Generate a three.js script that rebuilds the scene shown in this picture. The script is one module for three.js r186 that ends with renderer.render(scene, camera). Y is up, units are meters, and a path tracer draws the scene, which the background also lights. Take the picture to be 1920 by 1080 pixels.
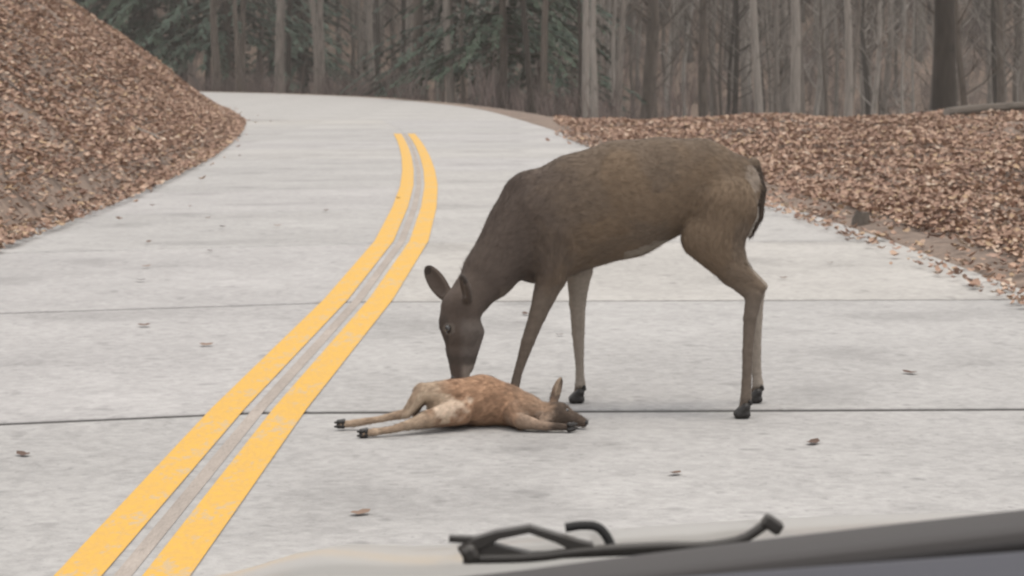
import * as THREE from 'three';
import { mergeGeometries } from 'three/addons/utils/BufferGeometryUtils.js';
import { RoundedBoxGeometry } from 'three/addons/geometries/RoundedBoxGeometry.js';

// ---------------------------------------------------------------- camera, sky, light, exposure
const scene = new THREE.Scene();
const camera = new THREE.PerspectiveCamera(2 * Math.atan(1050 / 4400) * 180 / Math.PI, 1920 / 2100, 0.1, 900);
camera.position.set(0, 1.35, 0);
camera.setViewOffset(1920, 2100, 0, 1020, 1920, 1080);      // the lens looks level and is shifted down to the road
camera.focus = 2.8; camera.userData.fStop = 20;
camera.updateProjectionMatrix();

const renderer = new THREE.WebGLRenderer({ antialias: true });
renderer.toneMapping = THREE.LinearToneMapping;
renderer.toneMappingExposure = 1.55;
renderer.shadowMap.enabled = true;
renderer.shadowMap.type = THREE.PCFSoftShadowMap;

// small seeded tools
function rng(seed) { let s = seed >>> 0; return () => { s = (s + 0x6D2B79F5) >>> 0; let t = s; t = Math.imul(t ^ (t >>> 15), t | 1); t ^= t + Math.imul(t ^ (t >>> 7), t | 61); return ((t ^ (t >>> 14)) >>> 0) / 4294967296; }; }
const lerp = (a, b, t) => a + (b - a) * t, clamp = (v, a = 0, b = 1) => Math.min(b, Math.max(a, v));
const sstep = (a, b, v) => { const t = clamp((v - a) / (b - a)); return t * t * (3 - 2 * t); };
function hash3(x, y, z) { let h = Math.imul(x, 374761393) ^ Math.imul(y, 668265263) ^ Math.imul(z, 2147483647 - 1234567); h = Math.imul(h ^ (h >>> 13), 1274126177); return ((h ^ (h >>> 16)) >>> 0) / 4294967296; }
function vnoise(x, y, z, per = 0) {
  const xi = Math.floor(x), yi = Math.floor(y), zi = Math.floor(z), fx = x - xi, fy = y - yi, fz = z - zi;
  const u = fx * fx * (3 - 2 * fx), v = fy * fy * (3 - 2 * fy), w = fz * fz * (3 - 2 * fz);
  const m = per ? (a => ((a % per) + per) % per) : (a => a);
  const g = (i, j, k) => hash3(m(xi + i), m(yi + j), zi + k);
  return lerp(lerp(lerp(g(0, 0, 0), g(1, 0, 0), u), lerp(g(0, 1, 0), g(1, 1, 0), u), v), lerp(lerp(g(0, 0, 1), g(1, 0, 1), u), lerp(g(0, 1, 1), g(1, 1, 1), u), v), w);
}
const fbm = (x, y, z, o = 4) => { let s = 0, a = 0.5, n = 0; for (let i = 0; i < o; i++) { s += a * vnoise(x, y, z + i * 7); n += a; a *= 0.5; x *= 2.03; y *= 2.03; z *= 2.03; } return s / n; };

{ // overcast sky: brighter overhead, with soft cloud structure
  const W = 256, Hh = 128, data = new Float32Array(W * Hh * 4);
  for (let j = 0; j < Hh; j++) for (let i = 0; i < W; i++) {
    const el = (j + 0.5) / Hh * Math.PI - Math.PI / 2, az = (i + 0.5) / W * 2 * Math.PI, s = Math.max(0, Math.sin(el));
    const c = Math.cos(el), n = fbm(3 + 2.2 * c * Math.cos(az), 3 + 2.2 * c * Math.sin(az), 3 + 3 * s, 4);
    const L = 0.95 * (0.55 + 0.75 * s) * (0.86 + 0.28 * n), k = (j * W + i) * 4;
    data[k] = L * 1.0; data[k + 1] = L * 0.985; data[k + 2] = L * 0.985; data[k + 3] = 1;
  }
  const sky = new THREE.DataTexture(data, W, Hh, THREE.RGBAFormat, THREE.FloatType);
  sky.mapping = THREE.EquirectangularReflectionMapping; sky.magFilter = sky.minFilter = THREE.LinearFilter; sky.needsUpdate = true;
  scene.background = sky; scene.environment = sky;
}
const sun = new THREE.DirectionalLight(0xfff3e2, 0.9);
sun.position.set(10, 40, -14); sun.target.position.set(0, 0, -14);
sun.castShadow = true; sun.shadow.radius = 40; sun.shadow.mapSize.set(2048, 2048);
Object.assign(sun.shadow.camera, { left: -45, right: 45, top: 45, bottom: -45, near: 1, far: 140 });
scene.add(sun, sun.target);
scene.fog = new THREE.FogExp2(0xcbc6c0, 0.0008);

// ---------------------------------------------------------------- helpers
const taken = new Map();
function numbered(n) { const k = taken.get(n) ?? 0; taken.set(n, k + 1); return k ? `${n}_${String(k).padStart(3, '0')}` : n; }
function tag(o, label, category, group, kind) { Object.assign(o.userData, { label, category }); if (group) o.userData.group = group; if (kind) o.userData.kind = kind; return o; }
function mesh(name, geo, mat, parent) { const m = new THREE.Mesh(geo, mat); m.name = parent ? name : numbered(name); m.castShadow = m.receiveShadow = true; (parent ?? scene).add(m); return m; }
function group(name, x = 0, y = 0, z = 0) { const g = new THREE.Group(); g.name = numbered(name); g.position.set(x, y, z); scene.add(g); return g; }
function copy(src) { const c = src.clone(); c.name = numbered(src.name.replace(/_\d\d\d$/, '')); c.userData = { ...src.userData }; scene.add(c); return c; }
function geom(pos, idx, uv, col, nor) {
  const g = new THREE.BufferGeometry(); g.setAttribute('position', new THREE.Float32BufferAttribute(pos, 3));
  if (uv) g.setAttribute('uv', new THREE.Float32BufferAttribute(uv, 2));
  if (col) g.setAttribute('color', new THREE.Float32BufferAttribute(col, 3));
  if (idx) g.setIndex(idx);
  if (nor) g.setAttribute('normal', new THREE.Float32BufferAttribute(nor, 3)); else g.computeVertexNormals();
  return g;
}
function rgb(r, g, b) { return new THREE.Color().setRGB(r, g, b); }
const toS = v => Math.round(255 * (v <= 0.0031308 ? 12.92 * v : 1.055 * Math.pow(clamp(v), 1 / 2.4) - 0.055));
function tex(W, Hh, fn, srgb = true) {                      // fn(u, v) -> linear [r, g, b]
  const d = new Uint8Array(W * Hh * 4);
  for (let j = 0; j < Hh; j++) for (let i = 0; i < W; i++) { const c = fn(i / W, j / Hh), k = (j * W + i) * 4; for (let q = 0; q < 3; q++) d[k + q] = srgb ? toS(c[q]) : 255 * clamp(c[q]); d[k + 3] = 255; }
  const t = new THREE.DataTexture(d, W, Hh); t.wrapS = t.wrapT = THREE.RepeatWrapping; t.magFilter = THREE.LinearFilter; t.minFilter = THREE.LinearMipmapLinearFilter; t.generateMipmaps = true;
  if (srgb) t.colorSpace = THREE.SRGBColorSpace; t.needsUpdate = true; return t;
}
function tnoise(u, v, f, o, seed) { let s = 0, a = 0.5, n = 0; for (let i = 0; i < o; i++) { s += a * vnoise(u * f, v * f, seed + i * 3, f); n += a; a *= 0.55; f *= 2; } return s / n; }

// ---------------------------------------------------------------- layout of the road: d is the distance ahead, z = -d
function spline(pts) { return d => {                         // monotone-ish Catmull-Rom through [d, x]
  const n = pts.length; if (d <= pts[0][0]) return pts[0][1];
  if (d >= pts[n - 1][0]) { const s = (pts[n - 1][1] - pts[n - 2][1]) / (pts[n - 1][0] - pts[n - 2][0]); return pts[n - 1][1] + s * (d - pts[n - 1][0]); }
  let i = 0; while (pts[i + 1][0] < d) i++;
  const sl = k => { const a = pts[Math.max(0, k - 1)], b = pts[Math.min(n - 1, k + 1)]; return (b[1] - a[1]) / (b[0] - a[0]); };
  const [d0, x0] = pts[i], [d1, x1] = pts[i + 1], h = d1 - d0, t = (d - d0) / h, m0 = sl(i) * h, m1 = sl(i + 1) * h;
  return (2 * t ** 3 - 3 * t * t + 1) * x0 + (t ** 3 - 2 * t * t + t) * m0 + (-2 * t ** 3 + 3 * t * t) * x1 + (t ** 3 - t * t) * m1; }; }
const xl = spline([[-20, -3.3], [5, -3.25], [14, -3.1], [18, -3.12], [26, -3.5], [32, -3.95], [38, -4.5], [45, -5.3], [60, -7.7], [74, -10.9], [82, -13.6], [90, -17.5], [96, -21.5], [103, -28], [112, -39], [240, -200]]);
const xr = spline([[-20, 2.8], [5, 2.72], [8, 2.64], [11.2, 2.44], [17.8, 1.93], [24, 1.5], [31.5, 1.0], [41, 0.36], [56, -0.85], [66, -2.4], [76, -4.6], [82, -6.6], [88, -9.2], [95.6, -13.9], [103, -20.5], [112, -31], [240, -190]]);
const xc = spline([[-20, -1.1], [3, -1.0], [6, -0.93], [7.4, -0.895], [9.1, -0.82], [12.3, -0.695], [15, -0.68], [20.7, -0.82], [28, -1.16], [36, -1.65], [41, -2.05], [60, -4.3], [76, -7.9]]);
const roadY = d => d < 10 ? 0 : d < 18 ? -0.021 * (d - 10) ** 2 / 16 : -0.021 * (d - 14);
function ground(x, d) {                                      // height of the land
  const L = xl(d), R = xr(d), base = roadY(Math.min(d, 130));
  const cosL = 1 / Math.hypot(1, xl(d + 0.5) - xl(d - 0.5)), cosR = 1 / Math.hypot(1, xr(d + 0.5) - xr(d - 0.5));
  let y = base - 0.06;
  const n = fbm(x * 0.7 + 50, d * 0.7 + 50, 1, 3) - 0.5;
  if (x < L) {
    const u = (L - x) * cosL; let r = 0.86 * Math.max(0, u - 0.1) - 0.3 * (1 - Math.exp(-u / 0.8)) + 0.12 * sstep(0, 0.3, u);
    r = 9 * (1 - Math.exp(-r / 9)); y = base - 0.06 * (1 - sstep(0, 0.2, u)) + r + n * 0.5 * sstep(0, 1.5, u);
  } else if (x > R) {
    const v = (x - R) * cosR, P = sstep(36, 58, d);
    const plateau = 0.05 * Math.min(v, 12) + n * 0.34 * sstep(0.1, 1.6, v);
    const drop = -Math.min(0.34 * Math.max(0, v - 0.8), 4.2) + n * 0.5 * sstep(0.5, 3, v);
    y = base - 0.06 * (1 - sstep(0, 0.25, v)) + lerp(plateau, drop, P);
    const e = Math.max(0, Math.min(d, 260) - 104); y += 0.46 * (Math.sqrt(e * e + 64) - 8) * sstep(3, 14, v);
  }
  return y;
}

// ---------------------------------------------------------------- textures and materials
const concreteMap = tex(1024, 1024, (u, v) => {
  const big = tnoise(u, v, 4, 4, 3), mid = tnoise(u, v, 24, 3, 21), fine = hash3(Math.floor(u * 1024), Math.floor(v * 1024), 9), grit = tnoise(u, v, 128, 2, 41);
  let k = 0.322 + 0.075 * (big - 0.5) + 0.05 * (mid - 0.5) + 0.10 * (grit - 0.5) + 0.05 * (fine - 0.5);
  const pit = tnoise(u, v, 150, 2, 77); if (pit > 0.8) k *= 0.85;
  const st = tnoise(u, v, 7, 3, 91); if (st > 0.58) k *= 1 - 0.7 * (st - 0.58); const ch = tnoise(u, v, 40, 2, 63); if (ch > 0.74) k *= 1 - 1.6 * (ch - 0.77);
  return [k * 1.01, k * 0.985, k * 0.955];
});
const concreteBump = tex(512, 512, (u, v) => { const k = 0.6 * tnoise(u, v, 96, 2, 14) + 0.4 * hash3(Math.floor(u * 512), Math.floor(v * 512), 4); return [k, k, k]; }, false);
const concrete = [[1, 1, 1], [0.95, 0.955, 0.965], [1.04, 1.03, 1.01], [0.98, 0.98, 1.0]].map(c => new THREE.MeshStandardMaterial({ color: rgb(...c), map: concreteMap, bumpMap: concreteBump, bumpScale: 0.004, roughness: 0.88 }));
const tar = new THREE.MeshStandardMaterial({ color: rgb(0.045, 0.042, 0.04), roughness: 0.9 });
const sealant = new THREE.MeshStandardMaterial({ color: rgb(0.92, 0.83, 0.76), map: concreteMap, roughness: 0.95 });
const paintMap = tex(512, 512, (u, v) => {
  const a = tnoise(u, v, 16, 4, 5), b = tnoise(u, v, 90, 2, 8), w = 0.5 * sstep(0.56, 0.72, a * 0.6 + b * 0.4);
  const y = [0.57 - 0.08 * b, 0.33 - 0.04 * b, 0.04 + 0.03 * b], c = [0.36, 0.32, 0.26];
  return y.map((q, i) => lerp(q, c[i], w));
});
const paint = new THREE.MeshStandardMaterial({ map: paintMap, bumpMap: concreteBump, bumpScale: 0.002, roughness: 0.75 });
const soilMap = tex(512, 512, (u, v) => {
  const a = tnoise(u, v, 6, 3, 2), b = tnoise(u, v, 48, 3, 12), f = hash3(Math.floor(u * 512), Math.floor(v * 512), 3);
  const k = 0.55 + 0.5 * a + 0.7 * (b - 0.5) + 0.3 * (f - 0.5);
  return [0.19 * k, 0.142 * k, 0.112 * k];
});
const soil = new THREE.MeshStandardMaterial({ map: soilMap, roughness: 1, vertexColors: true });
const leafMat = new THREE.MeshStandardMaterial({ color: 0xffffff, roughness: 0.85, side: THREE.DoubleSide });
const barkMap = tex(128, 512, (u, v) => { const a = tnoise(u, v * 0.25, 16, 3, 6), b = tnoise(u, v, 8, 4, 16), k = 0.45 + 0.7 * a + 0.35 * (b - 0.5); return [k, k, k].map(q => clamp(q)); });
const bark = { pale: [0.30, 0.277, 0.25], grey: [0.20, 0.178, 0.157], brown: [0.115, 0.096, 0.08], dark: [0.05, 0.042, 0.035] };
for (const k in bark) bark[k] = new THREE.MeshStandardMaterial({ color: rgb(...bark[k]), map: barkMap, bumpMap: barkMap, bumpScale: 0.012, roughness: 0.95 });

// ---------------------------------------------------------------- the land
{
  const rows = []; for (let d = -18; d < 62; d += 0.5) rows.push(d); for (let d = 62; d < 120; d += 1.2) rows.push(d); for (let d = 120; d <= 262; d += 5) rows.push(d);
  const offs = [0, 0.08, 0.18, 0.3, 0.45, 0.65, 0.9, 1.2, 1.5, 1.85, 2.2, 2.6, 3, 3.5, 4, 4.6, 5.2, 6, 7, 8, 9.5, 11, 13, 15, 18, 21, 25, 30, 36, 44, 54, 68, 90, 120, 170, 240, 330];
  const pos = [], uv = [], col = [], idx = [], nC = 2 * offs.length;
  for (const d of rows) {
    const put = (x, far) => {
      const y = ground(x, d);
      pos.push(x, y, -d); uv.push(x / 2.6, d / 2.6);
      const k = 0.8 + 0.5 * fbm(x * 0.9, d * 0.9, 5, 3); col.push(k, k, k);
    };
    for (let i = offs.length - 1; i >= 0; i--) put(xl(d) - Math.min(offs[i], 90));
    for (let i = 0; i < offs.length; i++) put(xr(d) + offs[i]);
  }
  for (let r = 0; r + 1 < rows.length; r++) for (let c = 0; c + 1 < nC; c++) { const a = r * nC + c, b = a + 1, e = a + nC, f = e + 1; idx.push(a, b, e, b, f, e); }
  const g = geom(pos, idx, uv, col); const m = mesh('terrain', g, soil); m.userData.kind = 'structure';
}
{ // the concrete road, slab by slab
  const road = group('road'); road.userData.kind = 'structure';
  const r = rng(5), first = 8.06 - 3.12 * 8, J = []; for (let k = 0; k < 21; k++) J.push(first + 3.12 * k);
  const skew = d => d < 25 ? 0.27 : 0.1;
  const quad = (P, Y, parent, name, mat) => {                // P: near-left, near-right, far-right, far-left [x, d]; Y near, far
    const c = 0.006, top = P.map(([x, d], i) => [x, i < 2 ? Y[0] : Y[1], -d]);
    const cx = (P[0][0] + P[1][0] + P[2][0] + P[3][0]) / 4, cd = (P[0][1] + P[2][1]) / 2;
    const inn = top.map(([x, y, z]) => [x + Math.sign(cx - x) * c, y, z + Math.sign(-cd - z) * c]);
    const ring = top.map(([x, y, z]) => [x, y - 0.004, z]), bot = top.map(([x, y, z]) => [x, y - 0.12, z]);
    const pos = [], uv = [], idx = []; const face = (a, b, cc, dd) => { const k = pos.length / 3; for (const p of [a, b, cc, dd]) { pos.push(...p); uv.push(p[0] / 3.7 + 0.13, p[2] / 3.7); } idx.push(k, k + 1, k + 2, k, k + 2, k + 3); };
    face(...inn); for (let i = 0; i < 4; i++) { const j = (i + 1) % 4; face(ring[i], ring[j], inn[j], inn[i]); face(bot[i], bot[j], ring[j], ring[i]); }
    return mesh(name, geom(pos, idx, uv), mat, parent);
  };
  const lines = [0, 1, 2].map(() => ({ pos: [], uv: [], idx: [] }));
  for (let k = 0; k + 1 < J.length; k++) {
    const a = J[k], b = J[k + 1], gap = a > 16 ? 0.012 : a > 13 ? 0.03 : a > 10 ? 0.05 : 0.062, ya = roadY(a), yb = roadY(b), ca = xc(a), cb = xc(b);
    const la = xl(a) - 0.12, lb = xl(b) - 0.12, da = (ca - la) * skew(a) + 0.1, db = (cb - lb) * skew(b) + 0.1;
    quad([[la, a - da + gap], [ca, a - 0.1 + gap], [cb, b - 0.1], [lb, b - db]], [ya, yb], road, 'concrete_slab', concrete[Math.floor(r() * 4)]);
    quad([[ca, a - 0.1 + gap], [xr(a) + 0.12, a + gap], [xr(b) + 0.12, b], [cb, b - 0.1]], [ya, yb], road, 'concrete_slab', concrete[Math.floor(r() * 4)]);
    if (a > -6 && b < 37) lines.forEach((L, i) => {
      const [o0, o1] = [[-0.164, -0.049], [0.049, 0.164], [-0.022, 0.022]][i], A = a, B = b, q = L.pos.length / 3, N = 1;
      for (let s = 0; s <= N; s++) { const t = s / N, d = lerp(A, B, t), x = lerp(ca, cb, t), y = lerp(ya, yb, t) + (i < 2 ? 0.004 : 0.002); L.pos.push(x + o0, y, -d, x + o1, y, -d); L.uv.push(0.1 + i * 0.3, d / 2.1, 0.22 + i * 0.3, d / 2.1); }
      for (let s = 0; s < N; s++) L.idx.push(q + 2 * s, q + 2 * s + 1, q + 2 * s + 3, q + 2 * s, q + 2 * s + 3, q + 2 * s + 2);
    });
  }
  lines.forEach((L, i) => mesh(i < 2 ? 'centre_line' : 'centre_sealant', geom(L.pos, L.idx, L.uv), i < 2 ? paint : sealant, road));
  const strip = (d0, d1, step, inset, drop, name, mat) => {
    const pos = [], uv = [], idx = []; let n = 0;
    for (let d = d0; d <= d1 + 1e-6; d += step, n++) { const y = roadY(d) - drop, a = xl(d) - 0.12 + inset, b = xr(d) + 0.12 - inset, m = (a + b) / 2; for (const x of [a, m, b]) { pos.push(x, y, -d); uv.push(x / 3.7, -d / 3.7); } }
    for (let i = 0; i + 1 < n; i++) for (let c = 0; c < 2; c++) { const a = 3 * i + c; idx.push(a, a + 1, a + 4, a, a + 4, a + 3); }
    return mesh(name, geom(pos, idx, uv), mat, road);
  };
  strip(-17, J[20] - 0.05, 1, 0.05, 0.03, 'roadbed', tar);
  for (const a of J.slice(0, -1)) { const gap = a > 16 ? 0.012 : a > 13 ? 0.03 : a > 10 ? 0.05 : 0.062, f = (x0, x1, sk0, sk1) => { const y = roadY(a) - 0.005, p = [[x0, a - sk0 - 0.004], [x1, a - sk1 - 0.004], [x1, a - sk1 + gap + 0.004], [x0, a - sk0 + gap + 0.004]]; mesh('joint_sealant', geom(p.flatMap(([x, d]) => [x, y, -d]), [0, 1, 2, 0, 2, 3], p.flat()), tar, road); }; const ca = xc(a); f(xl(a) - 0.1, ca, (ca - xl(a) + 0.1) * skew(a) + 0.1, 0.1); f(ca, xr(a) + 0.1, 0.1, 0); }
  strip(J[20] - 0.1, 116, 1.5, 0, 0.006, 'far_pavement', concrete[0]);
}

// ---------------------------------------------------------------- fallen leaves
function leafGeo(seed, L = 0.075, W = 0.05) {
  const r = rng(seed), pos = [], idx = [], N = 5, curl = 0.25 + 0.5 * r(), fold = 0.3 + 0.5 * r();
  for (let i = 0; i < N; i++) { const t = i / (N - 1), w = W * 0.5 * (i === 0 ? 0.06 : i === N - 1 ? 0.04 : Math.sin(Math.PI * (0.12 + 0.8 * t)) * (i % 2 ? 1.1 : 0.72)), z = (t - 0.5) * L, y = curl * L * (t - 0.5) ** 2 * 2; pos.push(-w, y + fold * w, z, 0, y, z, w, y + fold * w * (0.5 + r()), z); }
  for (let i = 0; i + 1 < N; i++) for (let c = 0; c < 2; c++) { const a = 3 * i + c; idx.push(a, a + 3, a + 1, a + 1, a + 3, a + 4); }
  return geom(pos, idx);
}
const leafTones = [[0.42, 0.285, 0.21], [0.35, 0.23, 0.17], [0.27, 0.17, 0.125], [0.46, 0.33, 0.25], [0.20, 0.125, 0.095], [0.42, 0.30, 0.195], [0.54, 0.43, 0.34], [0.37, 0.25, 0.195]];
function litter(label, spots, seed) {
  const r = rng(seed), m = new THREE.InstancedMesh(leafGeo(seed), leafMat, spots.length), o = new THREE.Object3D(), c = new THREE.Color();
  spots.forEach(([x, y, z, s], i) => {
    o.position.set(x, y, z); o.rotation.set((r() - 0.5) * 0.9, r() * 6.28, (r() - 0.5) * 0.9, 'YXZ'); o.scale.setScalar(s); o.updateMatrix(); m.setMatrixAt(i, o.matrix);
    const t = leafTones[Math.floor(r() * r() * 8 + r() * 2) % 8], k = 0.8 + 0.26 * r(); m.setColorAt(i, c.setRGB(t[0] * k, t[1] * k, t[2] * k));
  });
  m.name = numbered('leaf_litter'); m.castShadow = m.receiveShadow = true; tag(m, label, 'leaves', null, 'stuff'); scene.add(m);
}
{
  const r = rng(11), A = [], B = [];
  while (A.length < 175000) { const d = 3 + 68 * r() ** 1.25, u = -0.14 - 0.5 * (r() < 0.006) * r() + 7.5 * r() ** 1.3 * Math.min(1, (d + 6) / 26), x = xl(d) - u; if (x < -0.27 * d - 4) continue; if (u < 0.25 && r() < 0.5) continue; if (r() > 0.5 + 1.9 * sstep(0.3, 0.56, fbm(x * 0.9 + 20, d * 0.5, 8, 3))) continue; A.push([x, Math.max(ground(x, d), u < 0.12 ? roadY(d) : -9) + 0.012 + 0.02 * r(), -d, (0.34 + 0.62 * r() * r()) * (1 + d / 50)]); }
  while (B.length < 175000) { const d = 4 + 54 * r() ** 1.2, v = -0.14 - 0.5 * (r() < 0.006) * r() + 13 * r() ** 1.25 * Math.min(1, (d + 4) / 27), x = xr(d) + v; if (x > 0.26 * d + 2.5 || (d > 34 && x < 0.018 * d + 1.1 * r() ** 2)) continue; if (v < 0.42 && r() < 0.86) continue; if (r() > 0.4 + 1.9 * sstep(0.32, 0.58, fbm(x * 0.8 + 20, d * 0.45, 9, 3))) continue; B.push([x, Math.max(ground(x, d), v < 0.12 ? roadY(d) : -9) + 0.012 + 0.02 * r(), -d, (0.34 + 0.62 * r() * r()) * (1 + d / 50)]); }
  litter('thick brown fallen leaves covering the steep bank beside the road', A, 21);
  litter('brown fallen leaves covering the flat verge in front of the woods', B, 22);
}
{ // single leaves that lie on the concrete
  const r = rng(31), geos = [leafGeo(1), leafGeo(2), leafGeo(3)], tones = [0, 2, 4].map(i => new THREE.MeshStandardMaterial({ color: rgb(...leafTones[i].map(v => v * 0.45)), roughness: 0.9, side: THREE.DoubleSide }));
  const spots = [[-1.98, 12.7], [-1.75, 13.6], [-1.9, 15.4], [-1.55, 15.5], [-1.35, 17], [-1.9, 12], [-1.25, 9.6], [-1.6, 10.2], [-1.5, 7.2], [1.75, 12.9], [1.4, 12.1], [1.5, 8.85], [-0.41, 6.35], [0.48, 6.9], [0.2, 9.9], [-2.4, 17.5], [-2.2, 14.2], [0.06, 10.6], [-0.9, 18.6], [-2.1, 16.2], [0.95, 7.4]];
  spots.forEach(([x, d], i) => {
    const m = mesh('fallen_leaf', geos[i % 3], tones[i % 3]); m.position.set(x, roadY(d) + 0.006, -d); m.rotation.set((r() - 0.5) * 0.3, r() * 6.28, 0); const s = 0.5 + 0.35 * r(); m.scale.set(s, s * 0.35, s);
    tag(m, 'single dry brown leaf lying on the bare concrete road', 'leaf', 'leaves scattered over the road');
  });
}

// ---------------------------------------------------------------- the woods
function tube(pts, radii, seg, vScale = 1, u0 = 0) {
  const pos = [], uv = [], idx = [], n = pts.length; let L = 0;
  for (let i = 0; i < n; i++) {
    const t = new THREE.Vector3().subVectors(pts[Math.min(n - 1, i + 1)], pts[Math.max(0, i - 1)]).normalize();
    const a = new THREE.Vector3(1, 0, 0.01); if (Math.abs(t.x) > 0.8) a.set(0, 0.01, 1); a.addScaledVector(t, -a.dot(t)).normalize(); const b = new THREE.Vector3().crossVectors(t, a);
    if (i) L += pts[i].distanceTo(pts[i - 1]);
    for (let k = 0; k <= seg; k++) { const q = k / seg * 2 * Math.PI, c = Math.cos(q) * radii[i], s = Math.sin(q) * radii[i]; pos.push(pts[i].x + a.x * c + b.x * s, pts[i].y + a.y * c + b.y * s, pts[i].z + a.z * c + b.z * s); uv.push(u0 + k / seg, L * vScale); }
  }
  for (let i = 0; i + 1 < n; i++) for (let k = 0; k < seg; k++) { const a = i * (seg + 1) + k, b = a + 1, c = a + seg + 1, d = c + 1; idx.push(a, b, c, b, d, c); }
  return geom(pos, idx, uv);
}
function bareTree(seed, h, rad, lean = [0, 0], bend = 0.15) {
  const r = rng(seed), pts = [], radii = [], N = 11;
  const wob = [r() * 6, r() * 6, 1 + r() * 2];
  for (let i = 0; i < N; i++) { const t = i / (N - 1), y = h * t; pts.push(new THREE.Vector3(lean[0] * y + bend * Math.sin(wob[0] + t * 5 * wob[2]) * Math.min(1, t * 4), y - 0.25 * (i === 0), lean[1] * y + bend * Math.sin(wob[1] + t * 4 * wob[2]) * Math.min(1, t * 4))); radii.push(rad * (1 - 0.85 * t) * (i === 0 ? 1.5 : i === 1 ? 1.0 : 0.97)); }
  const flare = pts[0].clone().lerp(pts[1], 0.25); pts.splice(1, 0, flare); radii.splice(1, 0, rad * 1.12);
  const at = y => { const t = clamp(y / h) * (N - 1), i = Math.min(N - 1, Math.floor(t) + 1); return pts[i].clone().lerp(pts[Math.min(N, i + 1)], t % 1); };
  const br = [];
  for (let k = 0; k < 26; k++) {
    const y = h * (0.28 + 0.7 * r()), a = r() * 6.28, L = h * (0.09 + 0.16 * r()) * (1.15 - y / h), p = at(y), dir = new THREE.Vector3(Math.cos(a), 0.5 + 0.8 * r(), Math.sin(a)).normalize(), q = p.clone().addScaledVector(dir, L), mid = p.clone().lerp(q, 0.5).add(new THREE.Vector3(0, -0.06 * L, 0));
    br.push(tube([p, mid, q], [rad * 0.2, rad * 0.13, 0.008], 3));
    for (let s = 0; s < 3; s++) { const b0 = mid.clone().lerp(q, r()), d2 = dir.clone().add(new THREE.Vector3(r() - 0.5, r() * 0.6, r() - 0.5).multiplyScalar(1.6)).normalize(); br.push(tube([b0, b0.clone().addScaledVector(d2, L * 0.5)], [0.014, 0.004], 3)); }
  }
  return { trunk: tube(pts, radii, 9, 0.7), crown: mergeGeometries(br) };
}
function plantTree(name, parts, mat, x, d, turn, label, groupName, sc = 1) {
  const g = group(name, x, ground(x, d), -d); g.rotation.y = turn; g.scale.setScalar(sc);
  mesh('trunk', parts.trunk, mat, g); mesh('crown', parts.crown, mat, g);
  return tag(g, label, 'tree', groupName);
}
const placed = [];
function markTree(x, d) { placed.push([x, d]); }
{
  const own = (seed, h, rad, lean, bend, mat, x, d, label) => { plantTree('bare_tree', bareTree(seed, h, rad, lean, bend), bark[mat], x, d, 0, label); markTree(x, d); };
  own(101, 15, 0.20, [0.0, 0], 0.05, 'dark', 7.45, 40.5, 'thick dark trunked tree at the edge of the leafy verge');
  own(102, 11, 0.10, [-0.11, 0.02], 0.05, 'dark', 0.6, 62, 'slim dark tree leaning over beside the evergreen');
  own(103, 12, 0.085, [0.01, 0], 0.16, 'pale', 6.55, 46, 'slender pale crooked tree with a kink low in its stem');
  own(104, 14, 0.12, [0.0, 0], 0.04, 'pale', 5.9, 49, 'straight pale grey tree in front of the brown trunks');
  own(105, 14, 0.11, [-0.03, 0], 0.05, 'pale', 5.5, 52, 'pale grey tree tilting slightly beside a straight pale one');
  own(106, 13, 0.10, [0, 0], 0.03, 'pale', 1.75, 56, 'pale slim tree next to a thin dark sapling by the bend');
  own(107, 9, 0.06, [0.0, 0], 0.03, 'dark', 1.68, 58.5, 'thin dark sapling next to a pale slim tree by the bend');
  own(108, 14, 0.14, [0, 0], 0.03, 'dark', -9.6, 101, 'dark straight tree just beyond the far curve of road');
  own(109, 13, 0.12, [0, 0], 0.03, 'pale', -10.2, 102, 'pale straight tree just beyond the far curve of road');
  own(110, 15, 0.19, [0, 0], 0.04, 'dark', -14.6, 103, 'dark thick tree under the evergreen beyond the bank');
}
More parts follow.
